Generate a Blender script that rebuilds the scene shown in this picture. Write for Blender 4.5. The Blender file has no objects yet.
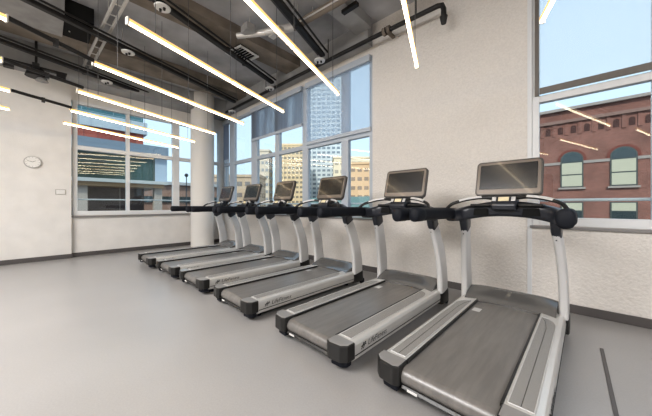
import bpy, bmesh, math, random
from mathutils import Vector, Matrix
random.seed(4)
SC = bpy.context.scene
COL = SC.collection
PI = math.pi

# ------------------------------------------------------------------ materials
def new_mat(name):
    m = bpy.data.materials.new(name); m.use_nodes = True
    nt = m.node_tree
    return m, nt, nt.nodes['Principled BSDF']

def simple(name, col, rough=.5, metal=0., spec=.5, noise=0., nscale=20., bump=0., bscale=200., coat=0.):
    m, nt, b = new_mat(name)
    b.inputs['Base Color'].default_value = (*col, 1)
    b.inputs['Roughness'].default_value = rough
    b.inputs['Metallic'].default_value = metal
    b.inputs['Specular IOR Level'].default_value = spec
    if coat: b.inputs['Coat Weight'].default_value = coat
    tc = nt.nodes.new('ShaderNodeTexCoord')
    if noise:
        n = nt.nodes.new('ShaderNodeTexNoise'); n.inputs['Scale'].default_value = nscale
        n.inputs['Detail'].default_value = 6
        nt.links.new(tc.outputs['Object'], n.inputs['Vector'])
        r = nt.nodes.new('ShaderNodeMapRange')
        r.inputs[1].default_value = .3; r.inputs[2].default_value = .7
        r.inputs[3].default_value = 1 - noise; r.inputs[4].default_value = 1 + noise
        nt.links.new(n.outputs['Fac'], r.inputs[0])
        mx = nt.nodes.new('ShaderNodeVectorMath'); mx.operation = 'SCALE'
        mx.inputs[0].default_value = col
        nt.links.new(r.outputs[0], mx.inputs['Scale'])
        nt.links.new(mx.outputs[0], b.inputs['Base Color'])
    if bump:
        n2 = nt.nodes.new('ShaderNodeTexNoise'); n2.inputs['Scale'].default_value = bscale
        n2.inputs['Detail'].default_value = 4
        nt.links.new(tc.outputs['Object'], n2.inputs['Vector'])
        bp = nt.nodes.new('ShaderNodeBump'); bp.inputs['Strength'].default_value = bump
        bp.inputs['Distance'].default_value = .01
        nt.links.new(n2.outputs['Fac'], bp.inputs['Height'])
        nt.links.new(bp.outputs[0], b.inputs['Normal'])
    return m

def emis(name, col, s):
    m, nt, b = new_mat(name)
    b.inputs['Base Color'].default_value = (*col, 1)
    b.inputs['Emission Color'].default_value = (*col, 1)
    b.inputs['Emission Strength'].default_value = s
    return m

def glass_mat(name, tint=(1, 1, 1), refl=1.0):
    m = bpy.data.materials.new(name); m.use_nodes = True
    nt = m.node_tree; nt.nodes.clear()
    out = nt.nodes.new('ShaderNodeOutputMaterial')
    tr = nt.nodes.new('ShaderNodeBsdfTransparent'); tr.inputs[0].default_value = (*tint, 1)
    gl = nt.nodes.new('ShaderNodeBsdfGlossy'); gl.inputs['Roughness'].default_value = .01
    lw = nt.nodes.new('ShaderNodeLayerWeight'); lw.inputs[0].default_value = .5
    pw = nt.nodes.new('ShaderNodeMath'); pw.operation = 'POWER'; pw.inputs[1].default_value = 5
    nt.links.new(lw.outputs['Facing'], pw.inputs[0])
    mt = nt.nodes.new('ShaderNodeMath'); mt.operation = 'MULTIPLY_ADD'; mt.inputs[1].default_value = .55 * refl; mt.inputs[2].default_value = .045 * refl
    nt.links.new(pw.outputs[0], mt.inputs[0])
    mx = nt.nodes.new('ShaderNodeMixShader')
    nt.links.new(mt.outputs[0], mx.inputs[0]); nt.links.new(tr.outputs[0], mx.inputs[1]); nt.links.new(gl.outputs[0], mx.inputs[2])
    nt.links.new(mx.outputs[0], out.inputs[0])
    return m

def shade_mat(name, col, transp, stripes=0.):
    m = bpy.data.materials.new(name); m.use_nodes = True
    nt = m.node_tree; nt.nodes.clear()
    out = nt.nodes.new('ShaderNodeOutputMaterial')
    tr = nt.nodes.new('ShaderNodeBsdfTransparent')
    tl = nt.nodes.new('ShaderNodeBsdfTranslucent'); tl.inputs[0].default_value = (*col, 1)
    df = nt.nodes.new('ShaderNodeBsdfDiffuse'); df.inputs[0].default_value = (*col, 1)
    a = nt.nodes.new('ShaderNodeMixShader'); a.inputs[0].default_value = .35
    nt.links.new(tl.outputs[0], a.inputs[1]); nt.links.new(df.outputs[0], a.inputs[2])
    mx = nt.nodes.new('ShaderNodeMixShader'); mx.inputs[0].default_value = transp
    nt.links.new(a.outputs[0], mx.inputs[1]); nt.links.new(tr.outputs[0], mx.inputs[2])
    if stripes:
        tc = nt.nodes.new('ShaderNodeTexCoord'); w = nt.nodes.new('ShaderNodeTexNoise')
        mp = nt.nodes.new('ShaderNodeMapping'); mp.inputs['Scale'].default_value = (7, 1, .4)
        nt.links.new(tc.outputs['Object'], mp.inputs[0]); nt.links.new(mp.outputs[0], w.inputs['Vector'])
        w.inputs['Scale'].default_value = 1.0
        r = nt.nodes.new('ShaderNodeMapRange'); r.inputs[1].default_value = .35; r.inputs[2].default_value = .65
        r.inputs[3].default_value = transp - stripes; r.inputs[4].default_value = transp + stripes
        nt.links.new(w.outputs['Fac'], r.inputs[0]); nt.links.new(r.outputs[0], mx.inputs[0])
    nt.links.new(mx.outputs[0], out.inputs[0])
    return m

def brick_mat(name, c1, c2, mortar, scale, w=.5, h=.25, ms=.02, rough=.85, axis='XZ', bias=0.):
    m, nt, b = new_mat(name)
    tc = nt.nodes.new('ShaderNodeTexCoord')
    sp = nt.nodes.new('ShaderNodeSeparateXYZ'); cb = nt.nodes.new('ShaderNodeCombineXYZ')
    nt.links.new(tc.outputs['Object'], sp.inputs[0])
    nt.links.new(sp.outputs['X' if axis == 'XZ' else 'Y'], cb.inputs[0]); nt.links.new(sp.outputs['Z'], cb.inputs[1])
    br = nt.nodes.new('ShaderNodeTexBrick')
    br.inputs['Color1'].default_value = (*c1, 1); br.inputs['Color2'].default_value = (*c2, 1)
    br.inputs['Mortar'].default_value = (*mortar, 1)
    br.inputs['Scale'].default_value = scale; br.inputs['Mortar Size'].default_value = ms
    br.inputs['Brick Width'].default_value = w; br.inputs['Row Height'].default_value = h
    br.inputs['Bias'].default_value = bias
    nt.links.new(cb.outputs[0], br.inputs['Vector'])
    n = nt.nodes.new('ShaderNodeTexNoise'); n.inputs['Scale'].default_value = .8; n.inputs['Detail'].default_value = 5
    nt.links.new(tc.outputs['Object'], n.inputs['Vector'])
    r = nt.nodes.new('ShaderNodeMapRange'); r.inputs[1].default_value = .3; r.inputs[2].default_value = .7
    r.inputs[3].default_value = .8; r.inputs[4].default_value = 1.25
    nt.links.new(n.outputs['Fac'], r.inputs[0])
    sc = nt.nodes.new('ShaderNodeVectorMath'); sc.operation = 'SCALE'
    nt.links.new(br.outputs['Color'], sc.inputs[0]); nt.links.new(r.outputs[0], sc.inputs['Scale'])
    nt.links.new(sc.outputs[0], b.inputs['Base Color'])
    b.inputs['Roughness'].default_value = rough
    return m

M = {}
M['wall'] = simple('wall_plaster', (.72, .70, .675), .75, noise=.05, nscale=3, bump=.35, bscale=60)
M['wall_tex'] = simple('textured_wallcovering', (.72, .685, .645), .8, noise=.05, nscale=45, bump=.9, bscale=38)
M['col'] = simple('column_paint', (.74, .71, .67), .6, bump=.1)
M['concrete'] = simple('ceiling_concrete', (.42, .42, .43), .8, noise=.4, nscale=1.1, bump=.3, bscale=12)
M['concrete_l'] = simple('beam_concrete', (.36, .36, .36), .8, noise=.2, nscale=2.0, bump=.3, bscale=12)
M['beam'] = simple('beam_painted_shade', (.24, .205, .17), .8, noise=.3, nscale=2.5)  # brown paints in beam shadow and the warm light on the undersides
M['duct'] = simple('galvanised_duct', (.34, .335, .33), .6, metal=.1, noise=.15, nscale=5)
M['base'] = simple('baseboard_rubber', (.10, .092, .09), .45)
M['frame'] = simple('window_frame_white', (.72, .73, .74), .4)
M['frame_g'] = simple('window_frame_backlit', (.50, .545, .60), .4)  # blue-grey carries the backlit shade of the middle window frames
M['sill_g'] = simple('sill_painted_shadow', (.25, .24, .235), .5)  # dark grey paints the thin shadow below the window frames
M['bronze'] = simple('shade_bar_bronze', (.16, .145, .13), .45)
M['black'] = simple('black_pipe', (.022, .021, .021), .45)
M['void'] = simple('opening_painted_dark', (.006, .006, .006), .9)  # near-black colour stands in for the darkness inside openings
M['galv'] = simple('galvanised_strut', (.66, .64, .61), .35, metal=.4)
M['white'] = simple('white_enamel', (.75, .74, .72), .4)
M['cord'] = simple('light_cable', (.10, .10, .10), .5)
M['led'] = emis('led_diffuser', (1.0, .84, .60), 9.0)
M['led_h'] = emis('housing_painted_glow', (.80, .52, .20), .9)  # golden emission paints the warm glow edge; the housing is no lamp
M['glass'] = glass_mat('window_glass', (.93, .97, .98), 1.3)
M['shade_r'] = shade_mat('sheer_shade', (.95, .97, .98), .80)
M['shade_m'] = shade_mat('screen_shade', (.70, .80, .92), .66)
M['shade_d'] = shade_mat('folded_screen_shade', (.42, .47, .54), .22, .2)
M['shade_o'] = shade_mat('grey_shade', (.42, .44, .50), .10)
# treadmill
M['silver'] = simple('silver_paint', (.56, .55, .53), .30, metal=.25, noise=.03, nscale=6)
M['silver_l'] = simple('light_silver', (.60, .595, .59), .35, metal=.15)
M['plastic'] = simple('dark_grey_plastic', (.018, .0175, .017), .4, coat=.15)
M['cap'] = simple('cap_top_grey', (.30, .292, .285), .32, metal=.2, coat=.3)
M['tread'] = simple('ribbed_tread', (.27, .262, .25), .36, bump=.3, bscale=300)
M['rubber'] = simple('black_rubber', (.010, .012, .018), .6, spec=.3)
M['arch'] = simple('console_plastic', (.022, .025, .034), .4, coat=.3)
M['hood'] = simple('motor_cover_grey', (.13, .127, .123), .22, metal=.3, coat=.7)
M['bezel'] = simple('console_bezel', (.085, .078, .072), .35, metal=.3)
M['screen'] = simple('screen_glass', (.012, .012, .013), .22, spec=1.0, coat=.3)
M['screen_s'] = simple('screen_surround', (.20, .172, .148), .3, metal=.3, coat=.5)
M['cream'] = simple('cream_button', (.75, .66, .45), .5)
M['letter'] = simple('dark_lettering', (.03, .03, .03), .5)
M['red'] = simple('red_plastic', (.5, .03, .02), .4)

def belt_material():
    m, nt, b = new_mat('running_belt')
    tc = nt.nodes.new('ShaderNodeTexCoord')
    mp = nt.nodes.new('ShaderNodeMapping'); mp.inputs['Scale'].default_value = (9, 1.1, 1)
    n = nt.nodes.new('ShaderNodeTexNoise'); n.inputs['Scale'].default_value = 3; n.inputs['Detail'].default_value = 7
    nt.links.new(tc.outputs['Object'], mp.inputs[0]); nt.links.new(mp.outputs[0], n.inputs['Vector'])
    cr = nt.nodes.new('ShaderNodeValToRGB')
    cr.color_ramp.elements[0].position = .35; cr.color_ramp.elements[0].color = (.145, .137, .13, 1)
    cr.color_ramp.elements[1].position = .75; cr.color_ramp.elements[1].color = (.19, .18, .168, 1)
    nt.links.new(n.outputs['Fac'], cr.inputs[0]); nt.links.new(cr.outputs[0], b.inputs['Base Color'])
    n2 = nt.nodes.new('ShaderNodeTexNoise'); n2.inputs['Scale'].default_value = 260
    nt.links.new(tc.outputs['Object'], n2.inputs['Vector'])
    bp = nt.nodes.new('ShaderNodeBump'); bp.inputs['Strength'].default_value = .12; bp.inputs['Distance'].default_value = .003
    nt.links.new(n2.outputs['Fac'], bp.inputs['Height']); nt.links.new(bp.outputs[0], b.inputs['Normal'])
    b.inputs['Roughness'].default_value = .33
    b.inputs['Specular IOR Level'].default_value = .9
    return m
M['belt'] = belt_material()

def floor_material():
    m, nt, b = new_mat('vinyl_floor')
    tc = nt.nodes.new('ShaderNodeTexCoord')
    n = nt.nodes.new('ShaderNodeTexNoise'); n.inputs['Scale'].default_value = .9; n.inputs['Detail'].default_value = 8
    nt.links.new(tc.outputs['Object'], n.inputs['Vector'])
    cr = nt.nodes.new('ShaderNodeValToRGB')
    cr.color_ramp.elements[0].position = .2; cr.color_ramp.elements[0].color = (.315, .305, .30, 1)
    cr.color_ramp.elements[1].position = .8; cr.color_ramp.elements[1].color = (.375, .364, .357, 1)
    nt.links.new(n.outputs['Fac'], cr.inputs[0])
    sp = nt.nodes.new('ShaderNodeTexNoise'); sp.inputs['Scale'].default_value = 90; sp.inputs['Detail'].default_value = 3
    nt.links.new(tc.outputs['Object'], sp.inputs['Vector'])
    r = nt.nodes.new('ShaderNodeMapRange'); r.inputs[3].default_value = .9; r.inputs[4].default_value = 1.1
    nt.links.new(sp.outputs['Fac'], r.inputs[0])
    v = nt.nodes.new('ShaderNodeVectorMath'); v.operation = 'SCALE'
    nt.links.new(cr.outputs[0], v.inputs[0]); nt.links.new(r.outputs[0], v.inputs['Scale'])
    nt.links.new(v.outputs[0], b.inputs['Base Color'])
    b.inputs['Roughness'].default_value = .34
    r2 = nt.nodes.new('ShaderNodeMapRange'); r2.inputs[3].default_value = .27; r2.inputs[4].default_value = .33
    nt.links.new(n.outputs['Fac'], r2.inputs[0]); nt.links.new(r2.outputs[0], b.inputs['Roughness'])
    b.inputs['Specular IOR Level'].default_value = .55
    return m
M['floor'] = floor_material()

# ------------------------------------------------------------------ mesh helpers
def box(bm, x0, x1, y0, y1, z0, z1, mat=None):
    vs = [bm.verts.new((x, y, z)) for x in (x0, x1) for y in (y0, y1) for z in (z0, z1)]
    for f in ((0, 1, 3, 2), (4, 6, 7, 5), (0, 4, 5, 1), (2, 3, 7, 6), (0, 2, 6, 4), (1, 5, 7, 3)):
        bm.faces.new([vs[i] for i in f])
    return vs

def prism_x(bm, prof, x0, x1):                    # prof = list of (y, z); extruded along x
    a = [bm.verts.new((x0, y, z)) for y, z in prof]; b = [bm.verts.new((x1, y, z)) for y, z in prof]
    n = len(prof)
    bm.faces.new(a); bm.faces.new(b[::-1])
    for i in range(n): bm.faces.new((a[i], b[i], b[(i + 1) % n], a[(i + 1) % n]))

def prism_y(bm, prof, y0, y1):                    # prof = (x, z)
    a = [bm.verts.new((x, y0, z)) for x, z in prof]; b = [bm.verts.new((x, y1, z)) for x, z in prof]
    n = len(prof)
    bm.faces.new(a); bm.faces.new(b[::-1])
    for i in range(n): bm.faces.new((a[i], b[i], b[(i + 1) % n], a[(i + 1) % n]))

def prism_z(bm, prof, z0, z1):
    a = [bm.verts.new((x, y, z0)) for x, y in prof]; b = [bm.verts.new((x, y, z1)) for x, y in prof]
    n = len(prof)
    bm.faces.new(a); bm.faces.new(b[::-1])
    for i in range(n): bm.faces.new((a[i], b[i], b[(i + 1) % n], a[(i + 1) % n]))

def sweep(bm, pts, rad, side=None, n=12, power=2.0):
    """superellipse section along a path. rad: list of (a, b); a = half size along side, b = across."""
    pts = [Vector(p) for p in pts]
    if not isinstance(rad, list): rad = [rad] * len(pts)
    rad = [(r, r) if not isinstance(r, tuple) else r for r in rad]
    rings = []
    prev = Vector(side) if side else None
    for i, p in enumerate(pts):
        t = (pts[min(i + 1, len(pts) - 1)] - pts[max(i - 1, 0)]).normalized()
        if prev is None:
            prev = Vector((0, 0, 1)) if abs(t.z) < .9 else Vector((1, 0, 0))
        s = (prev - t * prev.dot(t)).normalized()
        if not side: prev = s
        u = t.cross(s)
        ring = []
        for k in range(n):
            a = 2 * PI * (k + .5) / n
            c, q = math.cos(a), math.sin(a)
            c = math.copysign(abs(c) ** (2 / power), c); q = math.copysign(abs(q) ** (2 / power), q)
            ring.append(bm.verts.new(p + s * c * rad[i][0] + u * q * rad[i][1]))
        rings.append(ring)
    for a, b in zip(rings, rings[1:]):
        for k in range(n): bm.faces.new((a[k], a[(k + 1) % n], b[(k + 1) % n], b[k]))
    bm.faces.new(rings[0][::-1]); bm.faces.new(rings[-1])

def smooth_path(ctrl, n=20):                      # Catmull-Rom through the points
    P = [Vector(c) for c in ctrl]; P = [P[0] * 2 - P[1]] + P + [P[-1] * 2 - P[-2]]
    out = []; segs = len(P) - 3
    for s in range(segs):
        k = max(2, n // segs)
        for j in range(k):
            t = j / k; a, b, c, d = P[s:s + 4]
            out.append(.5 * ((2 * b) + (c - a) * t + (2 * a - 5 * b + 4 * c - d) * t * t + (3 * b - a - 3 * c + d) * t ** 3))
    out.append(P[-2]); return out

def rounded_rect(w, h, r, n=5):
    o = []
    for cx, cz, a0 in ((w / 2 - r, h / 2 - r, 0), (-w / 2 + r, h / 2 - r, 90), (-w / 2 + r, -h / 2 + r, 180), (w / 2 - r, -h / 2 + r, 270)):
        for k in range(n + 1):
            a = math.radians(a0 + 90 * k / n); o.append((cx + r * math.cos(a), cz + r * math.sin(a)))
    return o

def obj(name, bm, mat, parent=None, smooth=False, bevel=0., bseg=2, loc=None, rot=None):
    bmesh.ops.recalc_face_normals(bm, faces=bm.faces)
    me = bpy.data.meshes.new(name); bm.to_mesh(me); bm.free()
    o = bpy.data.objects.new(name, me); COL.objects.link(o)
    me.materials.append(mat)
    if smooth:
        for p in me.polygons: p.use_smooth = True
    if bevel:
        b = o.modifiers.new('bevel', 'BEVEL'); b.width = bevel; b.segments = bseg; b.limit_method = 'ANGLE'; b.angle_limit = math.radians(35)
    if smooth or bevel:
        me.set_sharp_from_angle(angle=math.radians(38)) if not bevel else None
    if parent: o.parent = parent
    if loc: o.location = loc
    if rot: o.rotation_euler = rot
    return o

def B(): return bmesh.new()
def bbox_obj(name, dims, mat, parent=None, **k):
    bm = B(); box(bm, *dims); return obj(name, bm, mat, parent, **k)

def thing(name, label, cat, loc=(0, 0, 0), rz=0, group=None):
    o = bpy.data.objects.new(name, None); COL.objects.link(o); o.empty_display_size = .1
    o.location = loc; o.rotation_euler = (0, 0, rz)
    return tag(o, label, cat, group)
def tag(o, label, cat, group=None, kind=None):
    o['label'] = label; o['category'] = cat
    if group: o['group'] = group
    if kind: o['kind'] = kind
    return o
def struct(o, label=None, cat=None):
    o['kind'] = 'structure'
    if label: o['label'] = label
    if cat: o['category'] = cat
    return o
def dup(root, loc, rz, label):
    r = root.copy(); COL.objects.link(r); r.location = loc; r.rotation_euler = (0, 0, rz); r['label'] = label
    for ch in list(root.children):
        c = ch.copy(); COL.objects.link(c); c.parent = r
        for g in list(ch.children):
            d = g.copy(); COL.objects.link(d); d.parent = c
    return r

# ------------------------------------------------------------------ camera
H = 1.25
cam_d = bpy.data.cameras.new('camera'); cam = bpy.data.objects.new('camera', cam_d); COL.objects.link(cam)
cam.location = (0, 0, H); cam.rotation_euler = (PI / 2, 0, math.radians(42.97))
cam_d.sensor_width = 36; cam_d.lens = 262 / 652 * 36; cam_d.shift_y = -3 / 652
cam_d.clip_start = .02; cam_d.clip_end = 500
SC.camera = cam

# ------------------------------------------------------------------ room shell
YW = 4.17; XL = -8.62; XLB = -8.72; YB = -6.0; XR = 6.0; ZC = 4.62; HEAD = 4.05; SILL = 1.0; WT = .22; YS = .43
struct(bbox_obj('floor', (XLB - .3, XR + .2, YB - .2, YW + WT, -.1, 0), M['floor']), 'grey mottled vinyl gym floor', 'floor')
struct(bbox_obj('ceiling', (XLB - .3, XR + .2, YB - .2, YW + WT, ZC, ZC + .15), M['concrete']), 'dark exposed concrete ceiling', 'ceiling')

# wall_front: window wall, built as one plastered mesh with openings
XA, XB_, XC = -2.70, -.35, XR         # mid window right jamb, right window left jamb
bm = B()
box(bm, XLB, XR, YW, YW + WT, 0, SILL - .02)
box(bm, XLB, XR, YW, YW + WT, HEAD, ZC)
box(bm, XA, XB_, YW, YW + WT, SILL - .02, HEAD)
box(bm, 4.6, XR, YW, YW + WT, SILL - .02, HEAD)
struct(obj('wall_front', bm, M['wall_tex']), 'cream textured wall with tall windows', 'wall')
# left wall: plain part and recessed window part
bm = B()
box(bm, XL - .3, XL, YB, YS, 0, ZC)
struct(obj('wall_left', bm, M['wall']), 'plain cream wall with a round clock', 'wall')
bm = B()
LW0, LW1, LH = YS + .02, 4.08, 3.77
box(bm, XLB - .2, XLB, YS, YW + WT, 0, SILL)
box(bm, XLB - .2, XLB, YS, YW + WT, LH, ZC)
box(bm, XLB - .2, XLB, LW1, YW + WT, SILL, LH)
struct(obj('wall_left_window_bay', bm, M['wall']), 'cream wall below and above the left window', 'wall')
struct(bbox_obj('wall_back', (XL - .3, XR, YB - .2, YB, 0, ZC), M['wall']))
struct(bbox_obj('wall_right', (XR, XR + .2, YB - .2, YW + WT, 0, ZC), M['wall']))
# baseboards
struct(bbox_obj('baseboard_front', (XLB, XR, YW - .018, YW, 0, .10), M['base'], bevel=.004))
struct(bbox_obj('baseboard_left', (XL, XL + .018, YB, YS + .018, 0, .10), M['base'], bevel=.004))
struct(bbox_obj('baseboard_left_bay', (XLB, XLB + .018, YS, YW, 0, .10), M['base'], bevel=.004))
# soffits / beams of the ceiling
bm = B(); box(bm, XLB, XLB + .55, YB, YW, 4.12, ZC)
struct(obj('trim_1', bm, M['concrete_l']), 'concrete edge beam along the left wall', 'beam')
bm = B(); box(bm, XLB + .55, XA, YW - .16, YW, 4.2, ZC)
struct(obj('trim_2', bm, M['concrete_l']), 'concrete edge beam above the windows', 'beam')
for i, (x0, x1, zb, mt) in enumerate([(-7.55, -6.9, 4.42, 'beam'), (-5.05, -4.55, 4.44, 'beam'), (-2.95, -2.62, 4.45, 'concrete_l'), (-.2, .3, 4.4, 'beam')]):
    struct(bbox_obj('trim_%d' % (i + 3), (x0, x1, YB, YW - .16, zb, ZC), M[mt]), None, None)  # brown ones carry beam shade and warm light in their colour
struct(bbox_obj('trim_7', (XB_ - .045, XB_ + .0, YW - .012, YW, 0, HEAD), M['frame']), 'white vertical corner bead beside the right window', 'trim')
# column
bm = B(); bmesh.ops.create_cone(bm, cap_ends=True, segments=48, radius1=.33, radius2=.33, depth=ZC, matrix=Matrix.Translation((-8.30, 3.32, ZC / 2)))
c = obj('trim_8', bm, M['col'], smooth=True); struct(c, 'round white painted column in the far corner', 'column')

# ------------------------------------------------------------------ windows
def window_x(n, x0, x1, z0, z1, mulls, transoms, mf, rail=None, casing=.05, fr=.07, label=''):
    """a window in the front wall; mulls: (x0, x1) pairs, transoms: (z0, z1)."""
    w = thing('window_%d' % n, label, 'window', (0, 0, 0)); w['kind'] = 'structure'
    ya, yb = YW + .005, YW + .10
    bm = B()
    box(bm, x0, x0 + fr, ya, yb, z0, z1); box(bm, x1 - fr, x1, ya, yb, z0, z1)
    box(bm, x0 + fr, x1 - fr, ya, yb, z1 - fr, z1); box(bm, x0 + fr, x1 - fr, ya, yb, z0, z0 + .10)
    obj('frame', bm, mf, w, bevel=.005)
    cuts = [x0 + fr] + [v for m_ in mulls for v in m_] + [x1 - fr]
    for a, b in mulls:
        bm = B(); box(bm, a, b, ya + .002, yb - .002, z0 + .1, z1 - fr); obj('mullion', bm, mf, w, bevel=.005)
    zz = [z0 + .1] + [v for t in transoms for v in t] + [z1 - fr]
    for i in range(0, len(cuts), 2):
        for t in transoms:
            bm = B(); box(bm, cuts[i], cuts[i + 1], ya + .004, yb - .004, *t); obj('transom', bm, mf, w, bevel=.004)
        for j in range(0, len(zz), 2):
            bm = B(); box(bm, cuts[i], cuts[i + 1], ya + .05, ya + .056, zz[j], zz[j + 1]); obj('glass_pane', bm, M['glass'], w)
    if rail:
        bm = B(); sweep(bm, [(x0 + fr, yb + .06, rail), (x1 - fr, yb + .06, rail)], .018, n=10); obj('guard_rail', bm, M['frame'], w, smooth=True)
    bm = B(); box(bm, x0 - .02, x1 + .0, YW - .03, YW + .02, z0 - .035, z0 - .005); obj('sill', bm, M['sill_g'], w, bevel=.004)  # sill strip coloured as the thin shadow under the frame
    return w

window_x(1, -8.68, XA, SILL, HEAD,
         [(-8.26, -7.95), (-6.92, -6.62), (-5.74, -5.57), (-4.66, -4.47), (-3.46, -3.28)], [(2.56, 2.66)], M['frame_g'], 1.28,
         label='long backlit blue-grey framed window run behind the far treadmills')
window_x(2, XB_, 4.55, SILL, HEAD, [(.61, .70), (2.2, 2.3)], [(2.52, 2.60)], M['frame'], 1.31,
         label='white framed window on the right facing the brick building')
# left window
w = thing('window_3', 'white framed window in the left wall', 'window'); w['kind'] = 'structure'
xa, xb = XLB - .12, XLB + .01
bm = B()
box(bm, xa, xb, LW0, LW0 + .09, SILL, LH); box(bm, xa, xb, LW1 - .07, LW1, SILL, LH)
box(bm, xa, xb, LW0 + .09, LW1 - .07, LH - .07, LH); box(bm, xa, xb, LW0 + .09, LW1 - .07, SILL, SILL + .1)
obj('frame', bm, M['frame'], w, bevel=.005)
lm = [(1.49, 1.57), (2.62, 2.80)]
cuts = [LW0 + .09] + [v for m_ in lm for v in m_] + [LW1 - .07]
for a, b in lm:
    bm = B(); box(bm, xa + .01, xb - .005, a, b, SILL + .1, LH - .07); obj('mullion', bm, M['frame'], w, bevel=.005)
for i in range(0, len(cuts), 2):
    bm = B(); box(bm, xa + .012, xb - .008, cuts[i], cuts[i + 1], 2.60, 2.70); obj('transom', bm, M['frame'], w, bevel=.004)
    for z0, z1 in ((SILL + .1, 2.60), (2.70, LH - .07)):
        bm = B(); box(bm, xa + .05, xa + .056, cuts[i], cuts[i + 1], z0, z1); obj('glass_pane', bm, M['glass'], w)
bm = B(); sweep(bm, [(xa - .05, LW0, 1.39), (xa - .05, LW1, 1.39)], .02, n=10); obj('guard_rail', bm, M['frame'], w, smooth=True)
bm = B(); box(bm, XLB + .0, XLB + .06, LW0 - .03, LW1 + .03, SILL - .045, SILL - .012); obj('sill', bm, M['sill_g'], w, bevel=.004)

# roller shades
def shade(x0, x1, zb, mat, label, bar='frame_g', fascia=True):
    t = thing('roller_shade', label, 'window shade', (0, YW - .03, 0), 0, 'roller shades on the front windows')
    bm = B(); box(bm, x0, x1, -.004, 0, zb, HEAD - .02); obj('shade_cloth', bm, mat, t)
    bm = B(); box(bm, x0, x1, -.014, .01, zb - .075, zb); obj('bottom_bar', bm, M[bar], t, bevel=.004)
    if fascia:
        bm = B(); box(bm, x0, x1, -.05, .012, HEAD - .12, HEAD + .0); obj('fascia', bm, M['bronze' if bar == 'bronze' else 'frame_g'], t, bevel=.004)
    return t
shade(XB_ + .075, 4.4, 2.68, M['shade_r'], 'sheer pale shade on the right window over the brick building', 'bronze')
shade(-4.48, XA - .02, 2.71, M['shade_m'], 'translucent blue shade in front of the white tower, next to the pier')
shade(-6.85, -4.62, 3.18, M['shade_d'], 'short dark rippled shade, left of the translucent blue one')
shade(-8.6, -8.22, 2.76, M['shade_o'], 'narrow grey shade beside the round column')
bm = B(); box(bm, XB_ + .03, XB_ + .07, YW - .03, YW + .0, 2.6, HEAD); o = obj('shade_guide', bm, M['bronze']); tag(o, 'dark vertical guide channel at the left edge of the right window', 'shade guide')

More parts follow.
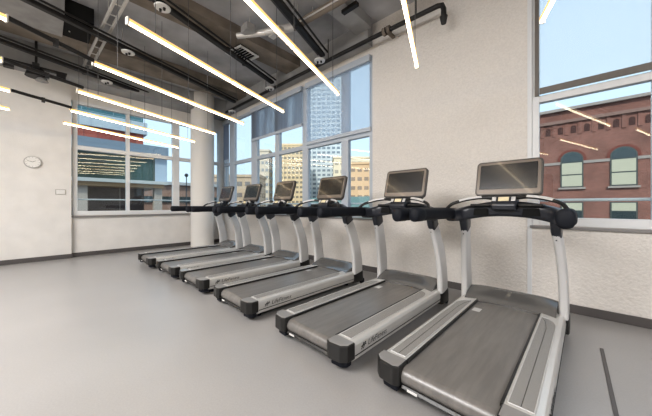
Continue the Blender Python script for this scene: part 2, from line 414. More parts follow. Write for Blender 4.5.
# ------------------------------------------------------------------ treadmill
def make_treadmill(label):
    t = thing('treadmill', label, 'treadmill', group='row of treadmills facing the windows')
    # base frame
    bm = B(); prism_x(bm, [(.10, .10), (.16, .055), (1.95, .055), (2.02, .10), (2.02, .16), (.10, .16)], -.37, .37)
    obj('base_frame', bm, M['plastic'], t, bevel=.01)
    for sx in (-1, 1):
        for y in (.22, 1.78):
            bm = B(); bmesh.ops.create_cone(bm, cap_ends=True, segments=16, radius1=.035, radius2=.025, depth=.06, matrix=Matrix.Translation((sx * .30, y, .03)))
            obj('levelling_foot', bm, M['rubber'], t, smooth=True)
    # belt with rounded rear end
    prof = []
    r = .058; yc = .10; zc = .200 - r
    for k in range(9):
        a = PI / 2 + PI * k / 8
        prof.append((yc + r * math.cos(a), zc + r * math.sin(a)))
    prof = [(1.75, .200)] + prof + [(1.75, zc - r)]
    bm = B(); prism_x(bm, prof, -.262, .262)
    bl = obj('belt', bm, M['belt'], t, smooth=True)
    bm = B(); box(bm, -.235, -.165, 1.40, 1.50, .2002, .2010); obj('warning_decal', bm, M['silver_l'], bl)
    bm = B(); prism_x(bm, [(.035, .085), (.06, .07), (.14, .07), (.14, .10), (.05, .105)], -.26, .26)
    g = obj('rear_guard', bm, M['plastic'], t, bevel=.004)
    bm = B(); box(bm, -.215, -.15, .031, .036, .086, .100); obj('white_sticker', bm, M['white'], g)
    # side rails
    for s in (-1, 1):
        bm = B()
        pr = [(s * .265, .205), (s * .275, .222), (s * .405, .222), (s * .432, .212), (s * .443, .19), (s * .448, .15), (s * .443, .085), (s * .425, .07), (s * .265, .07)]
        prism_y(bm, pr, .125, 1.93)
        rl = obj('side_rail', bm, M['silver'], t, bevel=.004)
        # foot tread inlay with arced outline
        bm = B(); pts = [(s * .288, .15), (s * .398, .15)]
        pts += [(s * (.398 - .0 * k), .15 + 1.28 * k / 6) for k in range(1, 7)]
        for k in range(1, 9):
            a = PI / 2 * k / 8; pts.append((s * (.288 + .11 * math.cos(a)), 1.43 + .18 * math.sin(a)))
        prism_z(bm, pts, .2215, .2255)
        tr = obj('foot_tread', bm, M['tread'], rl)
        bm = B()                                                       # bright edge line round the tread
        for q in range(len(pts)):
            a, b = Vector((*pts[q], .2258)), Vector((*pts[(q + 1) % len(pts)], .2258))
            if (b - a).length > 1e-4: sweep(bm, [a, b], .0028, n=6)
        obj('tread_outline', bm, M['silver_l'], rl)
        bm = B(); sweep(bm, [(s * .343, .16, .2256), (s * .343, 1.35, .2256), (s * .325, 1.5, .2256), (s * .295, 1.6, .2256)], .0016, n=5)
        obj('groove', bm, M['plastic'], tr)
        # side groove and lettering
        bm = B(); box(bm, min(s * .440, s * .4495), max(s * .440, s * .4495), .14, 1.90, .113, .119); obj('side_groove', bm, M['plastic'], rl)
        cu = bpy.data.curves.new('brand_lettering', 'FONT'); cu.body = 'LifeFitness'; cu.size = .062; cu.shear = .3; cu.extrude = .0006; cu.space_character = 1.05
        tmp = bpy.data.objects.new('tmp', cu); COL.objects.link(tmp)
        dg = bpy.context.evaluated_depsgraph_get(); me = bpy.data.meshes.new_from_object(tmp.evaluated_get(dg)); me.name = 'brand_lettering'
        bpy.data.objects.remove(tmp)
        me.materials.clear(); me.materials.append(M['letter'])
        lt = bpy.data.objects.new('brand_lettering', me); COL.objects.link(lt); lt.parent = rl
        lt.location = (s * .4475, .30 if s > 0 else .62, .140); lt.rotation_euler = (PI / 2, 0, s * PI / 2)
        bm = B()                                                       # little running mark before the word
        y0 = .215 if s > 0 else .70
        d = 1 if s > 0 else -1
        for k, (a, b) in enumerate((((0, 0), (.035, .045)), ((.022, 0), (.057, .045)), ((.0, .022), (.06, .026)))):
            sweep(bm, [(s * .448, y0 + d * a[0], .137 + a[1]), (s * .448, y0 + d * b[0], .137 + b[1])], .004, n=6)
        obj('running_mark', bm, M['letter'], rl)
        # rear end cap
        bm = B(); pr = []
        x0, x1 = s * .262, s * .452
        pl = [(s * .264, .135), (s * .264, .02), (s * .30, .0), (s * .405, .012), (s * .448, .055), (s * .452, .135)]
        prism_z(bm, pl, .095, .220)
        ec = obj('end_cap', bm, M['plastic'], t, bevel=.009, bseg=2)
        bm = B(); prism_z(bm, [(s * .272, .13), (s * .272, .028), (s * .302, .010), (s * .402, .022), (s * .440, .060), (s * .444, .13)], .217, .2235); obj('cap_top', bm, M['cap'], ec, bevel=.003)
        bm = B(); prism_z(bm, [(s * .29, .13), (s * .29, .04), (s * .39, .045), (s * .42, .08), (s * .42, .13)], .04, .09); obj('end_foot', bm, M['rubber'], ec, bevel=.008)
        bm = B(); box(bm, min(s * .258, s * .272), max(s * .258, s * .272), .125, 1.72, .196, .2215); obj('belt_edge_strip', bm, M['plastic'], t, bevel=.002)
        # upright: blade that leans back and curves
        path = smooth_path([(s * .428, 1.90, .12), (s * .428, 1.90, .35), (s * .420, 1.86, .62), (s * .403, 1.79, .85), (s * .382, 1.72, 1.03)], 16)
        n_ = len(path); rad = [(.038 - .005 * i / n_, .105 - .022 * i / n_) for i in range(n_)]
        bm = B(); sweep(bm, path, rad, side=(1, 0, 0), n=20, power=4.5)
        up = obj('upright', bm, M['silver_l'], t, smooth=True)
        for z in (.93, .97):
            bm = B(); bmesh.ops.create_uvsphere(bm, u_segments=8, v_segments=6, radius=.006, matrix=Matrix.Translation((s * .388, 1.655, z))); obj('screw', bm, M['plastic'], up)
        bm = B(); sweep(bm, [(s * .425, 1.91, .06), (s * .426, 1.905, .17), (s * .427, 1.90, .20)], [(.046, .115), (.045, .112), (.042, .109)], side=(1, 0, 0), n=20, power=5)
        obj('upright_boot', bm, M['plastic'], up, smooth=True)
        bm = B(); sweep(bm, [(s * .390, 1.745, .985), (s * .384, 1.72, 1.03), (s * .386, 1.69, 1.12)], [(.037, .088), (.040, .09), (.045, .09)], side=(1, 0, 0), n=20, power=4)
        obj('collar', bm, M['arch'], t, smooth=True)
        # side handlebar with fat rubber end
        path = smooth_path([(s * .488, .80, 1.165), (s * .487, 1.1, 1.165), (s * .478, 1.42, 1.162), (s * .44, 1.70, 1.15)], 14)
        bm = B(); sweep(bm, path, [(.060, .046)] * len(path), side=(0, 0, 1), n=24, power=2.6)
        hb = obj('handlebar', bm, M['rubber'], t, smooth=True)
        bm = B(); sweep(bm, [(s * .488, .665, 1.165), (s * .488, .674, 1.165), (s * .488, .685, 1.165), (s * .488, .82, 1.165), (s * .488, .83, 1.165)], [(.040, .030), (.056, .042), (.063, .049), (.063, .049), (.060, .046)], side=(0, 0, 1), n=24, power=2.3)
        obj('rubber_grip_end', bm, M['rubber'], hb, smooth=True)
        # curved sensor grip above the arch
        path = smooth_path([(s * .47, 1.40, 1.215), (s * .43, 1.46, 1.265), (s * .32, 1.52, 1.305), (s * .19, 1.57, 1.325), (s * .09, 1.62, 1.315)], 18)
        bm = B(); sweep(bm, path, .0165, n=12); gp = obj('grip_bar', bm, M['plastic'], t, smooth=True)
        bm = B(); sweep(bm, [Vector(p) + Vector((0, 0, .004)) for p in path[6:13]], .0175, n=12); obj('pulse_sensor', bm, M['silver_l'], gp, smooth=True)
        # accessory tray
        bm = B(); prism_z(bm, [(s * .11, 1.60), (s * .30, 1.58), (s * .31, 1.72), (s * .11, 1.74)], 1.235, 1.262)
        obj('accessory_tray', bm, M['plastic'], t, bevel=.01)
    # motor cover
    bm = B(); NX, cols = 20, []
    for i in range(NX + 1):
        x = -.385 + .77 * i / NX; u = x / .385
        y0 = 1.64 + .105 * (1 - u * u) ; e = abs(u) ** 6
        prof = [(y0, .188), (y0, .214), (y0 + .06, .228 ), (y0 + .11, .258 ), (1.89, .312 - .012 * e), (1.93, .325 - .015 * e), (1.98, .318 - .02 * e), (2.05, .27), (2.09, .20), (2.10, .06)]
        cols.append([bm.verts.new((x, y, z)) for y, z in prof] + [bm.verts.new((x, y0 + .02, .06))])
    for a, b in zip(cols, cols[1:]):
        k = len(a)
        for j in range(k): bm.faces.new((a[j], b[j], b[(j + 1) % k], a[(j + 1) % k]))
    bm.faces.new(cols[0]); bm.faces.new(cols[-1][::-1])
    mc = obj('motor_cover', bm, M['hood'], t, smooth=True)
    # console arch
    path = smooth_path([(-.470, 1.50, 1.140), (-.42, 1.62, 1.146), (-.30, 1.69, 1.178), (-.16, 1.70, 1.203), (0, 1.70, 1.212), (.16, 1.70, 1.203), (.30, 1.69, 1.178), (.42, 1.62, 1.146), (.470, 1.50, 1.140)], 30)
    bm = B(); n_ = len(path); sweep(bm, path, [(.064 + .014 * math.sin(PI * i / (n_ - 1)), .062) for i in range(n_)], side=(0, 0, 1), n=20, power=3.5)
    ar = obj('console_arch', bm, M['arch'], t, smooth=True)
    for x in (-.21, .21):
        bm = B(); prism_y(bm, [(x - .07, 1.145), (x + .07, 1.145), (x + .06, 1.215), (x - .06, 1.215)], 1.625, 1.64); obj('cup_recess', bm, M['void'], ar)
    # centre control pod
    bm = B(); prism_x(bm, [(1.56, 1.20), (1.545, 1.25), (1.60, 1.33), (1.72, 1.35), (1.74, 1.22)], -.105, .105)
    pod = obj('control_pod', bm, M['arch'], t, bevel=.014, bseg=3)
    bm = B(); prism_x(bm, [(1.566, 1.292), (1.592, 1.330), (1.600, 1.330), (1.572, 1.288)], -.045, .045); obj('stop_button', bm, M['cream'], pod, bevel=.003)
    for x in (-.08, .08):
        bm = B(); prism_x(bm, [(1.566, 1.292), (1.592, 1.330), (1.600, 1.330), (1.572, 1.288)], x - .018, x + .018); obj('toggle_key', bm, M['silver_l'], pod, bevel=.003)
    # console: neck and tilted display
    bm = B(); sweep(bm, [(0, 1.73, 1.24), (0, 1.79, 1.34), (0, 1.84, 1.46)], [(.06, .03), (.07, .028), (.08, .025)], side=(1, 0, 0), n=14, power=3.5)
    obj('console_neck', bm, M['plastic'], t, smooth=True)
    tilt = math.radians(-16)
    bm = B(); prism_y(bm, rounded_rect(.575, .385, .04), 0, .05)
    cs = obj('console', bm, M['bezel'], t, bevel=.008, bseg=3, loc=(0, 1.755, 1.535), rot=(tilt, 0, 0))
    bm = B(); prism_y(bm, rounded_rect(.545, .352, .03), -.0025, .001); obj('screen_surround', bm, M['screen_s'], cs)
    bm = B(); prism_y(bm, [(x, z + .012) for x, z in rounded_rect(.495, .275, .008)], -.0045, -.001); obj('screen', bm, M['screen'], cs)
    bm = B(); prism_y(bm, rounded_rect(.52, .05, .02), .0, .04)
    obj('lower_housing', bm, M['plastic'], cs, bevel=.006, loc=(0, .012, -.182))
    # front wheels
    for s in (-1, 1):
        bm = B(); bmesh.ops.create_cone(bm, cap_ends=True, segments=24, radius1=.045, radius2=.045, depth=.035, matrix=Matrix.Translation((s * .425, 2.03, .046)) @ Matrix.Rotation(PI / 2, 4, 'Y'))
        obj('transport_wheel', bm, M['rubber'], t, smooth=True)
    return t

spots = [(-.53, 1.50, -1.8, 'nearest silver treadmill, in front of the right window edge, empty floor on its right'),
         (-1.63, 1.46, -1.4, 'silver treadmill second from the camera, whole console seen against the plain pier'),
         (-2.90, 1.44, -1.0, 'silver treadmill third from the camera, console in front of the white tower window'),
         (-4.11, 1.43, -.3, 'silver treadmill fourth from the camera, between the third and the two touching far ones'),
         (-5.20, 1.40, .6, 'second silver treadmill from the far end, its console beside the last small one'),
         (-6.33, 1.34, 0, 'farthest silver treadmill, next to the round white column')]
proto = make_treadmill(spots[0][3])
for i, (x, y, a, lb) in enumerate(spots):
    if i == 0: proto.location = (x, y, 0); proto.rotation_euler.z = math.radians(a)
    else: dup(proto, (x, y, 0), math.radians(a), lb)

# ------------------------------------------------------------------ linear lights
LD = Vector((-.318, .948, 0))
def make_light(label):
    t = thing('linear_light', label, 'ceiling light', group='suspended warm linear lights')
    L = 2.44
    bm = B(); box(bm, -.017, .017, 0, L, .009, .038); obj('glow_housing', bm, M['led_h'], t, bevel=.003)  # glows faintly to imitate light spilling from the diffuser
    for k in (0, 1):
        bm = B(); sweep(bm, [(0, .02 + k * L / 2, 0), (0, (k + 1) * L / 2 - .015, 0)], (.0135, .013), side=(1, 0, 0), n=12, power=2.5); obj('diffuser', bm, M['led'], t, smooth=True)
    for y in (.0, L - .012):
        bm = B(); box(bm, -.021, .021, y, y + .012, -.018, .047); obj('end_plate', bm, M['galv'], t)
    for y in (.25, L / 2, L - .2):
        bm = B(); sweep(bm, [(0, y, .05), (0, y, ZC - 2.853)], .0035, n=6); obj('suspension_cable', bm, M['cord'], t)
    return t
ends = [(-.18, 2.96), (-1.30, 2.94), (-2.46, 2.90), (-3.61, 2.80), (-4.73, 2.68), (-5.86, 2.62), (-6.98, 2.60), (-8.02, 2.55)]
row1 = ['short-looking lit bar at the top right, in front of the sheer shade',
        'lit bar hanging in front of the pier wall',
        'lit bar ending in front of the translucent blue shade',
        'long lit bar ending in front of the rippled dark shade',
        'long lit bar in the upper left, ending above the round column',
        'lit bar running above the top of the left window',
        'thin lit bar crossing the upper pane of the left window',
        'lowest lit bar, nearest the left wall, crossing the left window']
lang = math.atan2(LD.y, LD.x) - PI / 2
lp = None
for (x, y), lb in zip(ends, row1):
    p = (x - LD.x * 2.44, y - LD.y * 2.44, 2.85)
    if lp is None: lp = make_light(lb); lp.location = p; lp.rotation_euler.z = lang
    else: dup(lp, p, lang, lb)
for x, y, lb in [(-3.57, -.22, 'lit bar tip in the top left corner of the ceiling'), (-4.63, -.32, 'bar tip at the left picture edge beside the dark motor'),
                 (-5.78, -.33, 'bar tip low at the left picture edge over the plain wall'), (-6.9, -.4, 'faint bar of the rear row close to the left wall'),
                 (-2.45, -.2, 'rear row bar over the open floor, third from the left wall group'), (-1.3, -.15, 'rear row bar behind the second nearest treadmill'),
                 (-.2, -.1, 'rear row bar behind the nearest treadmill'), (1.0, 0, 'rear row bar right of the camera')]:
    dup(lp, (x - LD.x * 2.44, y - LD.y * 2.44, 2.85), lang, lb)
# dark conduits linking the rows
for (x0, y0), (x1, y1), lb in [((-4.63, -.32), (-4.93, .36), 'black link rod joining two lit bars beside the dark motor'),
                               ((-5.78, -.33), (-6.08, .30), 'black link rod over the plain wall by the window'),
                               ((-3.57, -.22), (-3.92, .37), 'black link rod near the boxed duct')]:
    bm = B(); sweep(bm, [(x0, y0, 2.875), (x1, y1, 2.875)], .022, n=10); box(bm, (x0 + x1) / 2 - .02, (x0 + x1) / 2 + .02, (y0 + y1) / 2 - .02, (y0 + y1) / 2 + .02, 2.83, 2.9)
    o = obj('link_rod', bm, M['black'], smooth=True); tag(o, lb, 'conduit', 'black link rods between the light rows')

# ------------------------------------------------------------------ ceiling services
def ext(x, y, y2):                                   # point on the line through (x, y) along LD at depth y2
    k = (y2 - y) / LD.y; return x + LD.x * k, y2
def track(x, y, ya, yb, z, label, w=.055):
    t = thing('pipe_run', label, 'pipe', group='dark pipe runs under the ceiling')
    a, b = ext(x, y, ya), ext(x, y, yb)
    nrm = Vector((LD.y, -LD.x, 0))
    A = Vector((*a, z)); Bv = Vector((*b, z))
    bm = B(); sweep(bm, [A, Bv], (w, .035), side=nrm, n=8, power=5); obj('channel', bm, M['black'], t)
    for s in (-1, 1):
        bm = B(); sweep(bm, [A + nrm * s * (w + .05) + Vector((0, 0, .04)), Bv + nrm * s * (w + .05) + Vector((0, 0, .04))], .018, n=8); obj('conduit', bm, M['black'] if s > 0 else M['cord'], t, smooth=True)
    n = 5
    for k in range(n):
        p = A.lerp(Bv, (k + .5) / n)
        bm = B(); sweep(bm, [p, Vector((p.x, p.y, ZC))], .007, n=6); obj('hanger_rod', bm, M['galv'], t)
        bm = B(); box(bm, p.x - .05, p.x + .05, p.y - .03, p.y + .03, z - .05, z + .03); obj('clamp', bm, M['black'], t, bevel=.004)
    return t
track(-5.46, 4.09, -5.5, 3.82, 4.27, 'broad dark channel ending left of the two shades, near the vent')
track(-3.73, 4.05, -5.5, 3.82, 4.27, 'dark double pipe run ending above the translucent blue shade')
track(-7.25, 3.99, -5.5, 3.80, 4.27, 'dark pipe run ending over the narrow corner panes')
track(-8.0, 1.0, -5.5, 3.2, 4.2, 'dark pipe run closest to the left wall')
track(-1.9, 4.0, -5.5, 1.2, 4.3, 'dark pipe run toward the camera side', .03)
# round canopies
def canopy(x, y, z, label):
    t = thing('sensor_disc', label, 'ceiling disc', (x, y, z), 0, 'round white discs under the pipe runs')
    bm = B(); bmesh.ops.create_cone(bm, cap_ends=True, segments=28, radius1=.105, radius2=.11, depth=.022); obj('plate', bm, M['white'], t, bevel=.004)
    for a in (-.035, .03):
        bm = B(); bmesh.ops.create_cone(bm, cap_ends=True, segments=12, radius1=.016, radius2=.02, depth=.04, matrix=Matrix.Translation((a, a * .5, -.025))); obj('nozzle', bm, M['black'], t, smooth=True)
    bm = B(); sweep(bm, [(0, 0, .01), (0, 0, .07)], .009, n=8); obj('stem', bm, M['galv'], t)
for x, y, z, lb in [(-8.0, 1.0, 4.15, 'white disc closest to the left window'), (-6.26, 1.1, 4.20, 'white disc left of the longest lit bar tip'), (-4.46, 1.2, 4.20, 'white disc at the top edge of the picture'),
                    (-5.44, 3.80, 4.13, 'white disc left of the rippled shade'), (-3.66, 3.74, 4.13, 'white disc over the mullion of the blue shade'), (-7.2, 3.72, 3.97, 'small white disc over the far corner panes')]:
    canopy(x, y, z, lb)
# galvanised strut pair crossing
t = thing('cable_tray', 'pale galvanised cable tray crossing the ceiling at the left', 'cable tray')
for y in (.60, .72):
    bm = B(); sweep(bm, [(-8.1, y, 4.40), (-3.2, y + .22, 4.40)], (.016, .022), side=(0, 0, 1), n=8, power=5); obj('rail', bm, M['galv'], t)
for k in range(14):
    x = -7.9 + k * .34; yy = .6 + .22 * (x + 8.1) / 4.9
    bm = B(); box(bm, x - .012, x + .012, yy, yy + .12, 4.375, 4.385); obj('rung', bm, M['galv'], t)
for x in (-7.6, -5.6, -3.8):
    bm = B(); sweep(bm, [(x, .72, 4.4), (x, .72, ZC)], .006, n=6); obj('hanger_rod', bm, M['galv'], t)
# boxed duct; a solid near-black block paints the darkness in its mouth
t = thing('air_duct', 'grey boxed air duct with painted-dark open end at the upper left', 'duct')
bm = B(); box(bm, -6.85, -5.95, -2.6, .22, 4.34, ZC - .001); obj('duct_body', bm, M['duct'], t, bevel=.006)
bm = B(); box(bm, -6.80, -6.0, .221, .58, 4.36, ZC - .001); obj('duct_mouth', bm, M['void'], t)
for x in (-6.55, -6.2):
    bm = B(); sweep(bm, [(x, .3, ZC), (x, .3, 4.345)], .012, n=8); obj('strap', bm, M['galv'], t)
# long pipe on the pier
t = thing('sprinkler_pipe', 'dark sprinkler pipe crossing the pier below the ceiling', 'pipe')
path = [(-8.0, 3.93, 4.20), (-2.6, 3.93, 4.19), (-1.42, 3.93, 4.17), (-1.36, 3.93, 4.15), (-1.34, 3.94, 4.09), (-1.34, 3.94, 3.94)]
bm = B(); sweep(bm, path, .036, n=14); obj('pipe', bm, M['black'], t, smooth=True)
bm = B(); bmesh.ops.create_cone(bm, cap_ends=True, segments=18, radius1=.035, radius2=.055, depth=.10, matrix=Matrix.Translation((-1.34, 3.94, 3.93))); obj('nozzle', bm, M['black'], t, smooth=True)
for x in (-2.22, -2.30):
    bm = B(); bmesh.ops.create_cone(bm, cap_ends=True, segments=18, radius1=.065, radius2=.065, depth=.05, matrix=Matrix.Translation((x, 3.93, 4.185)) @ Matrix.Rotation(PI / 2, 4, 'Y')); obj('coupling', bm, M['beam'], t, smooth=True)
bm = B(); box(bm, -2.29, -2.23, 3.93, YW, 4.17, 4.20); obj('wall_bracket', bm, M['beam'], t)
for x in (-1.75, -3.6, -5.8):
    bm = B(); sweep(bm, [(x, 3.93, 4.2), (x, 3.93, ZC if x > -2 else ZC)], .009, n=8); obj('hanger_rod', bm, M['black'], t)
# second pipe top centre, its highlight modelled as a pale strip
t = thing('insulated_pipe', 'dark pipe with a painted highlight at the top centre', 'pipe')
bm = B(); sweep(bm, [(-3.6, 3.02, 4.42), (-1.2, 3.25, 4.42)], .065, n=16); obj('pipe', bm, M['beam'], t, smooth=True)
bm = B(); sweep(bm, [(-3.6, 2.955, 4.39), (-1.2, 3.185, 4.39)], .014, n=8); obj('highlight_strip', bm, M['galv'], t, smooth=True)  # pale strip painted as the highlight along the pipe
bm = B(); sweep(bm, [(-4.15, 2.62, 4.36), (-3.85, 2.8, 4.36), (-3.6, 3.02, 4.42)], [.045, .07, .07], n=14); obj('elbow', bm, M['galv'], t, smooth=True)
bm = B(); box(bm, -2.75, -2.45, 3.32, 3.40, 4.40, 4.46); obj('junction_box', bm, M['black'], t, bevel=.005)
for x in (-3.2, -1.8):
    bm = B(); sweep(bm, [(x, 3.1, 4.45), (x, 3.1, ZC)], .009, n=8); obj('hanger_rod', bm, M['galv'], t)
# valve cluster next to the end of the pipe
t = thing('damper_assembly', 'cluster of metal brackets and a tube beside the long lit bar', 'ceiling hardware', (-4.1, 2.6, 4.34))
bm = B(); sweep(bm, [(-.35, -.2, 0), (.1, .1, 0)], .05, n=14); obj('tube', bm, M['galv'], t, smooth=True)
bm = B(); box(bm, -.2, .02, -.22, -.05, -.03, .10); obj('bracket', bm, M['duct'], t, bevel=.01)
bm = B(); box(bm, .1, .42, .16, .28, -.05, .03); obj('actuator', bm, M['galv'], t, bevel=.01)
bm = B(); sweep(bm, [(-.1, -.1, 0), (-.1, -.1, ZC - 4.34)], .01, n=8); obj('hanger_rod', bm, M['galv'], t)
# vent grille
t = thing('vent_grille', 'square slatted air vent in the ceiling left of the brightest lit bar', 'vent', (-5.02, 2.82, 4.38), math.radians(10))
bm = B()
for a in (-.24, .20): box(bm, a, a + .04, -.24, .24, 0, .03); box(bm, -.20, .20, a, a + .04, 0, .03)
obj('grille_frame', bm, M['white'], t, bevel=.004)
for k in range(6):
    bm = B(); y = -.17 + k * .066; prism_x(bm, [(y, 0), (y + .012, 0), (y + .04, .03), (y + .028, .03)], -.2, .2); obj('louvre', bm, M['white'], t)
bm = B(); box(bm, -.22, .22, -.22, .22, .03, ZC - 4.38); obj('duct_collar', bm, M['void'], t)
# dark motor unit at the left
t = thing('fan_motor', 'black hanging motor unit below the ceiling at the left edge', 'ceiling fan', (-8.0, -.12, 3.95))
bm = B(); bmesh.ops.create_cone(bm, cap_ends=True, segments=24, radius1=.16, radius2=.12, depth=.16); obj('motor', bm, M['black'], t, smooth=True)
bm = B(); box(bm, -.32, .32, -.05, .05, .06, .10); box(bm, -.05, .05, -.45, .45, .10, .14); obj('bracket', bm, M['black'], t, bevel=.006)
for s in (-1, 1):
    bm = B(); box(bm, -.07, .07, s * .36 - .07, s * .36 + .07, -.02, .12); obj('switch_box', bm, M['black'], t, bevel=.008)
bm = B(); sweep(bm, [(0, 0, .08), (0, 0, ZC - 3.95)], .02, n=10); obj('stem', bm, M['black'], t)
bm = B(); bmesh.ops.create_cone(bm, cap_ends=True, segments=20, radius1=.10, radius2=.06, depth=.06, matrix=Matrix.Translation((.0, .08, -.11))); obj('cap', bm, M['duct'], t, smooth=True)

# ------------------------------------------------------------------ small wall things
t = thing('wall_clock', 'round white clock on the plain left wall', 'clock', (XL, -.18, 2.19))
R = Matrix.Rotation(PI / 2, 4, 'Y')
bm = B(); bmesh.ops.create_cone(bm, cap_ends=True, segments=40, radius1=.135, radius2=.13, depth=.035, matrix=Matrix.Translation((.0185, 0, 0)) @ R); obj('clock_rim', bm, simple('clock_rim', (.42, .41, .40), .4), t, bevel=.005)
bm = B(); bmesh.ops.create_cone(bm, cap_ends=True, segments=40, radius1=.115, radius2=.115, depth=.004, matrix=Matrix.Translation((.037, 0, 0)) @ R); obj('clock_face', bm, M['white'], t)
for k in range(12):
    a = k * PI / 6; bm = B(); c_, s_ = math.cos(a), math.sin(a)
    sweep(bm, [(.0395, .09 * s_, .09 * c_), (.0395, .105 * s_, .105 * c_)], .003, n=4); obj('hour_mark', bm, M['letter'], t)
for nm, L_, a in (('hour_hand', .055, 1.0), ('minute_hand', .085, -1.3)):
    bm = B(); sweep(bm, [(.041, 0, 0), (.041, L_ * math.sin(a), L_ * math.cos(a))], .0035, n=5); obj(nm, bm, M['letter'], t)
t = thing('wall_switch', 'small pale switch plate left of the left window', 'switch', (XL, .25, 1.55))
bm = B(); box(bm, 0.0005, .012, -.085, .085, -.06, .06); obj('plate', bm, simple('switch_rim', (.40, .38, .35), .5), t, bevel=.003)
bm = B(); box(bm, .012, .016, -.072, .072, -.047, .047); obj('face', bm, M['white'], t, bevel=.002)
for y in (-.035, .035):
    bm = B(); box(bm, .016, .021, y - .016, y + .016, -.03, .03); obj('rocker', bm, M['white'], t, bevel=.002)
o = bbox_obj('floor_cable_cover', (.19, .212, 1.2, 3.3, .0002, .006), M['base'], bevel=.002)
tag(o, 'thin dark strip on the floor right of the nearest treadmill', 'cable cover')

# ------------------------------------------------------------------ outside
GZ = -.8
m_asphalt = simple('street_asphalt', (.12, .12, .125), .9, noise=.1)
struct(bbox_obj('ground', (-90, 60, -60, 140, GZ - .2, GZ), m_asphalt), 'grey street outside', 'street')
# brick building across the street (front)
BR = brick_mat('red_brick', (.20, .078, .058), (.28, .115, .085), (.27, .17, .14), 3.0, .5, .16, .02)
STN = simple('belt_stone', (.36, .31, .28), .8, noise=.1)
BLD = simple('window_blind', (.52, .50, .38), .6)
DG = simple('dark_pane', (.03, .05, .055), .08, spec=.9)
WF = simple('dark_green_sash', (.07, .08, .075), .5)
t = thing('brick_building', 'red brick building with arched windows across the street on the right', 'building')
YB2 = 24.0; bx0, bx1, bz1 = -6, 19, 7.6
arch_x = [-2.2 + .0 + k * 2.32 for k in range(9)]; arch_x = [.08 + (k - 2) * 2.3 for k in range(10)]
bm = B(); box(bm, bx0, bx1, YB2, YB2 + 10, GZ, bz1); obj('wall', bm, BR, t)
bm = B(); box(bm, bx0 - .1, bx1 + .1, YB2 - .22, YB2 + 10.1, bz1, bz1 + .18); obj('roof_coping', bm, STN, t)
bm = B(); box(bm, bx0 - .05, bx1 + .05, YB2 - .14, YB2, 6.78, 6.98); obj('cornice', bm, simple('cornice', (.27, .17, .14), .8), t)
bm = B(); box(bm, bx0 - .02, bx1 + .02, YB2 - .05, YB2, 3.98, 4.16); obj('belt_course', bm, STN, t)
bm = B(); box(bm, bx0 - .02, bx1 + .02, YB2 - .06, YB2, -.6, .4); obj('plinth', bm, STN, t)
for k in range(38):                                         # corbel niches: raised plates, recess shade painted dark brown
    x = bx0 + .4 + k * .64
    if x > bx1 - .3: break
    pts = [(x - .13, 6.05)] + [(x + .13 * math.cos(a), 6.42 + .13 * math.sin(a)) for a in [PI - PI * j / 8 for j in range(9)]] + [(x + .13, 6.05)]
    bm = B(); prism_y(bm, pts, YB2 - .02, YB2 + .02); obj('corbel_niche', bm, simple('niche_painted_shade', (.08, .035, .03), .9) if k == 0 else bpy.data.materials['niche_painted_shade'], t)
    bm = B(); box(bm, x + .23, x + .41, YB2 - .05, YB2, 5.95, 6.78); obj('corbel', bm, BR, t)
for x in arch_x:
    if x - 1 < bx0 or x + 1 > bx1: continue
    w2 = .56
    def archpts(w, z0, zs): return [(x - w, z0)] + [(x + w * math.cos(a), zs + w * .95 * math.sin(a)) for a in [PI - PI * j / 14 for j in range(15)]] + [(x + w, z0)]
    bm = B(); prism_y(bm, archpts(w2 + .14, 4.16, 4.28), YB2 - .05, YB2 + .01); obj('arch_surround', bm, simple('arch_brick', (.20, .06, .045), .85) if 'arch_brick' not in bpy.data.materials else bpy.data.materials['arch_brick'], t)
    bm = B(); prism_y(bm, archpts(w2, 2.42, 4.28), YB2 - .06, YB2 + .01); f = obj('arched_window', bm, WF, t)
    bm = B(); prism_y(bm, archpts(w2 - .07, 4.1, 4.28), YB2 - .07, YB2 - .05); obj('arched_pane', bm, DG, f)
    bm = B(); box(bm, x - w2 + .07, x + w2 - .07, YB2 - .07, YB2 - .05, 3.30, 4.05); obj('pane', bm, BLD, f)
    bm = B(); box(bm, x - w2 + .07, x + w2 - .07, YB2 - .07, YB2 - .05, 2.5, 3.22); obj('pane', bm, BLD, f)
    bm = B(); box(bm, x - w2 - .1, x + w2 + .1, YB2 - .14, YB2, 2.30, 2.42); obj('window_sill', bm, STN, t)
    bm = B(); box(bm, x - w2, x + w2, YB2 - .05, YB2 + .01, -.1, 1.45); f = obj('lower_window', bm, WF, t)
    bm = B(); box(bm, x - w2 + .07, x + w2 - .07, YB2 - .06, YB2 - .04, .9, 1.38); obj('pane', bm, BLD, f)
    bm = B(); box(bm, x - w2 + .07, x + w2 - .07, YB2 - .06, YB2 - .04, 0, .85); obj('pane', bm, DG, f)

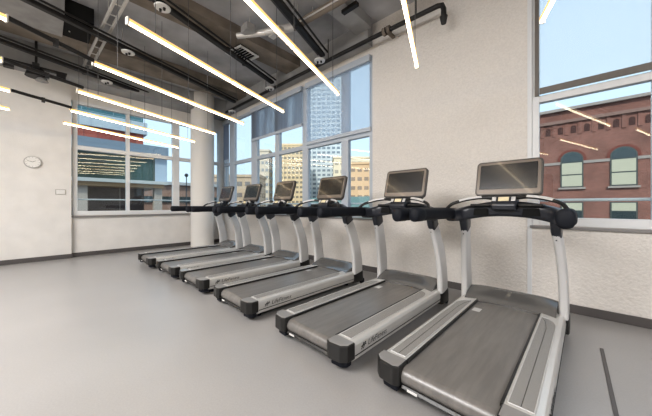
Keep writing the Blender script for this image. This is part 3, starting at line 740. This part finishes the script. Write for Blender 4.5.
# distance helper for far towers: centre of a facade seen from the room
def tower(name, label, cx, cy, w, d, h, rz, mw, floors, cols, glasscol, base=GZ, wz=.5, fins=True, z_first=1.0):
    t = thing(name, label, 'building', (cx, cy, 0), rz)
    bm = B(); box(bm, -w / 2, w / 2, -d / 2, d / 2, base, h); obj('wall', bm, mw, t)
    bm = B(); box(bm, -w / 2 - .2, w / 2 + .2, -d / 2 - .2, d / 2 + .2, h, h + .5); obj('roof_parapet', bm, mw, t)
    fh = (h - z_first - base) / floors
    gm = simple(name + '_glass', glasscol, .25, spec=.8)
    for k in range(floors):
        z = base + z_first + k * fh
        bm = B()
        for c in range(cols):
            xw = w / cols; x = -w / 2 + xw * (c + .5)
            box(bm, x - xw * .32, x + xw * .32, -d / 2 - .06, -d / 2 + .1, z + fh * .2, z + fh * (.2 + wz))
        n = max(2, int(cols * d / w))
        for c in range(n):
            yw = d / n; y = -d / 2 + yw * (c + .5)
            for s in (-1, 1): box(bm, s * w / 2 - .08, s * w / 2 + .08, y - yw * .32, y + yw * .32, z + fh * .2, z + fh * (.2 + wz))
        obj('window_band', bm, gm, t)
    if fins:
        for c in range(cols + 1):
            x = -w / 2 + w / cols * c
            bm = B(); box(bm, x - .15, x + .15, -d / 2 - .35, -d / 2, base, h); obj('fin', bm, mw, t)
    return t
def P(px, f): 
    r = (px - 326) / 262 * f
    return (.7316 * r - .6817 * f, .6817 * r + .7316 * f)
FAC = math.radians(43)
mt_white = simple('tower_white', (.62, .66, .68), .8)
x, y = P(325, 90); tower('residential_tower', 'tall white grid tower seen through the blue shade', x, y, 11, 9, 44, FAC * .9, mt_white, 30, 7, (.20, .25, .30))
mt_tan = simple('tower_tan', (.78, .60, .38), .8)
x, y = P(293, 75); tower('beige_highrise', 'beige high-rise left of the white tower', x, y, 8.6, 7, 17.5, FAC * 1.0, mt_tan, 13, 8, (.30, .26, .20), wz=.45)
x, y = P(360, 62); tower('ochre_block', 'ochre block seen at the right end of the blue-shaded window', x, y, 7.5, 6, 10.4, FAC * .8, simple('ochre', (.75, .50, .30), .8), 5, 5, (.34, .24, .17), wz=.4, fins=False)
x, y = P(353, 80); tower('pale_block', 'pale block rising behind the ochre block', x, y, 12, 6, 15.0, FAC * 1.0, simple('pale_block', (.80, .68, .50), .8), 6, 7, (.42, .36, .28), wz=.4, fins=False)
x, y = P(265, 72); tower('narrow_block', 'narrow pale block beside the beige high-rise', x, y, 3.2, 5, 15.5, FAC, simple('narrow', (.66, .56, .44), .8), 8, 3, (.33, .33, .33), wz=.4, fins=False)
x, y = P(240, 52); tower('low_block', 'low tan block seen through the narrow corner panes', x, y, 9, 5, 6.5, FAC, simple('lowb', (.55, .42, .30), .8), 3, 6, (.25, .22, .2), wz=.4, fins=False)
x, y = P(218, 70); tower('grey_block', 'low grey green block in the far corner', x, y, 8, 5, 5.6, FAC, simple('greyb', (.28, .34, .33), .8), 3, 5, (.15, .2, .2), wz=.4, fins=False)
o = bbox_obj('hedge_wall', (-32, -15, 29, 29.4, GZ, 2.4), simple('green_panel', (.22, .33, .32), .8, noise=.15)); tag(o, 'grey green screen wall below the towers', 'screen wall')
# building outside the left window
t = thing('glass_building', 'glass and red panel building outside the left window', 'building')
XB2 = -20.0
def band(name, y0, y1, z0, z1, mat, off=0., bev=0): 
    bm = B(); box(bm, XB2 - 6, XB2 + off, y0, y1, z0, z1); return obj(name, bm, mat, t)
GLZ = brick_mat('teal_curtain_wall', (.06, .15, .17), (.10, .20, .22), (.22, .30, .33), 1.0, 1.4, 2.2, .02, .15, 'YZ')
band('upper_glazing', -12, 4.3, 6.5, 11, GLZ)
band('parapet', -12, 4.5, 5.75, 6.5, simple('pale_metal', (.50, .56, .60), .5), .1)
band('red_panel', -12, 4.3, 5.03, 5.75, brick_mat('red_panel', (.30, .07, .05), (.38, .11, .08), (.2, .06, .05), 1.0, .6, 2.0, .02, .7, 'YZ'))
band('slab_edge', -12, 5.6, 4.35, 5.03, simple('bluegrey_fascia', (.22, .28, .34), .6), .5)
band('glass_storey', -12, 4.9, 2.78, 4.35, brick_mat('dark_glazing', (.015, .045, .04), (.03, .075, .06), (.06, .09, .08), 1.0, 1.2, 2.0, .02, .1, 'YZ'), .2)
bm = B(); box(bm, XB2 - 1, XB2 + .2, 4.9, 5.6, 2.78, 4.35); obj('corner_panel', bm, simple('pale_blue_panel', (.42, .52, .62), .4), t)
band('canopy', -12, 5.6, 2.58, 2.78, simple('canopy_edge', (.50, .52, .50), .5), .5)
band('soffit', -12, 5.4, 2.35, 2.58, simple('timber_soffit', (.42, .27, .14), .7), .3)
band('shop_front', -12, 4.6, GZ, 2.35, brick_mat('shop_front', (.09, .06, .05), (.17, .115, .09), (.25, .2, .17), 1.0, 2.2, 3.2, .03, .5, 'YZ'), -1.2)
for y in (-2.5, 1.2, 4.9):
    bm = B(); box(bm, XB2 - .35, XB2 + .05, y, y + .45, GZ, 2.5); obj('pillar', bm, simple('pillar_%d' % int(y + 5), (.45, .40, .35), .7), t)
for k in range(12):
    y = -10 + k * 1.3
    bm = B(); box(bm, XB2 + .06, XB2 + .12, y, y + .08, 5.75, 6.35); obj('rail_post', bm, M['frame_g'], t)
# farther blocks right of it
o = thing('distant_warehouse', 'low brown and blue buildings right of the glass building', 'building')
bm = B(); box(bm, -48, -40, 8, 19, GZ, 4.0); obj('wall', bm, simple('brown_wall', (.32, .20, .15), .8), o)
bm = B(); box(bm, -40, -39.8, 8, 19, 1.6, 2.4); obj('window_strip', bm, DG, o)
bm = B(); box(bm, -48, -39.5, 8, 19, 4.0, 4.4); obj('roof', bm, simple('warehouse_roof', (.45, .45, .45), .8), o)
o = thing('lamp_post', 'thin street lamp post outside the left window', 'street lamp', (-25, 8.6, GZ))
bm = B(); sweep(bm, [(0, 0, 0), (0, 0, 4.6)], [.07, .04], n=10); obj('pole', bm, M['cord'], o, smooth=True)
bm = B(); bmesh.ops.create_uvsphere(bm, u_segments=12, v_segments=8, radius=.16, matrix=Matrix.Translation((0, 0, 4.7))); obj('lamp_head', bm, M['cord'], o, smooth=True)

# ------------------------------------------------------------------ light
W = bpy.data.worlds.new('sky'); SC.world = W; W.use_nodes = True
nt = W.node_tree; bg = nt.nodes['Background']
tc = nt.nodes.new('ShaderNodeTexCoord'); sp = nt.nodes.new('ShaderNodeSeparateXYZ'); cr = nt.nodes.new('ShaderNodeValToRGB')
nt.links.new(tc.outputs['Generated'], sp.inputs[0]); nt.links.new(sp.outputs['Z'], cr.inputs[0]); nt.links.new(cr.outputs[0], bg.inputs[0])
cr.color_ramp.elements[0].position = 0; cr.color_ramp.elements[0].color = (.62, .76, .86, 1)
cr.color_ramp.elements[1].position = .7; cr.color_ramp.elements[1].color = (.56, .71, .90, 1)
bg.inputs[1].default_value = 1.3

def area(name, loc, size, power, col, rot, sy=None):
    l = bpy.data.lights.new(name, 'AREA'); l.energy = power; l.spread = math.radians(150); l.color = col; l.size = size
    if sy: l.shape = 'RECTANGLE'; l.size_y = sy
    o = bpy.data.objects.new(name, l); COL.objects.link(o); o.location = loc; o.rotation_euler = rot
    return o
s = bpy.data.lights.new('sun', 'SUN'); s.energy = 2.8; s.angle = math.radians(3); s.color = (1, .93, .82)
so = bpy.data.objects.new('sun', s); COL.objects.link(so); so.rotation_euler = (math.radians(52), 0, math.radians(32))
area('added_fill', (-3.6, -3.2, 4.1), 5, 430, (1, .98, .97), (math.radians(34), 0, math.radians(12)), 2.5)  # added fill light behind the camera, no fixture there
area('added_fill_side', (3.4, -1.6, 4.1), 3, 210, (1, .98, .97), (math.radians(22), 0, math.radians(25)), 2)  # second added fill, out of view on the right

SC.view_settings.view_transform = 'Standard'
try: SC.view_settings.look = 'Medium High Contrast'
except Exception as e: print('LOOK', e)
SC.view_settings.exposure = .05
SC.cycles.max_bounces = 8
SC.cycles.use_denoising = True
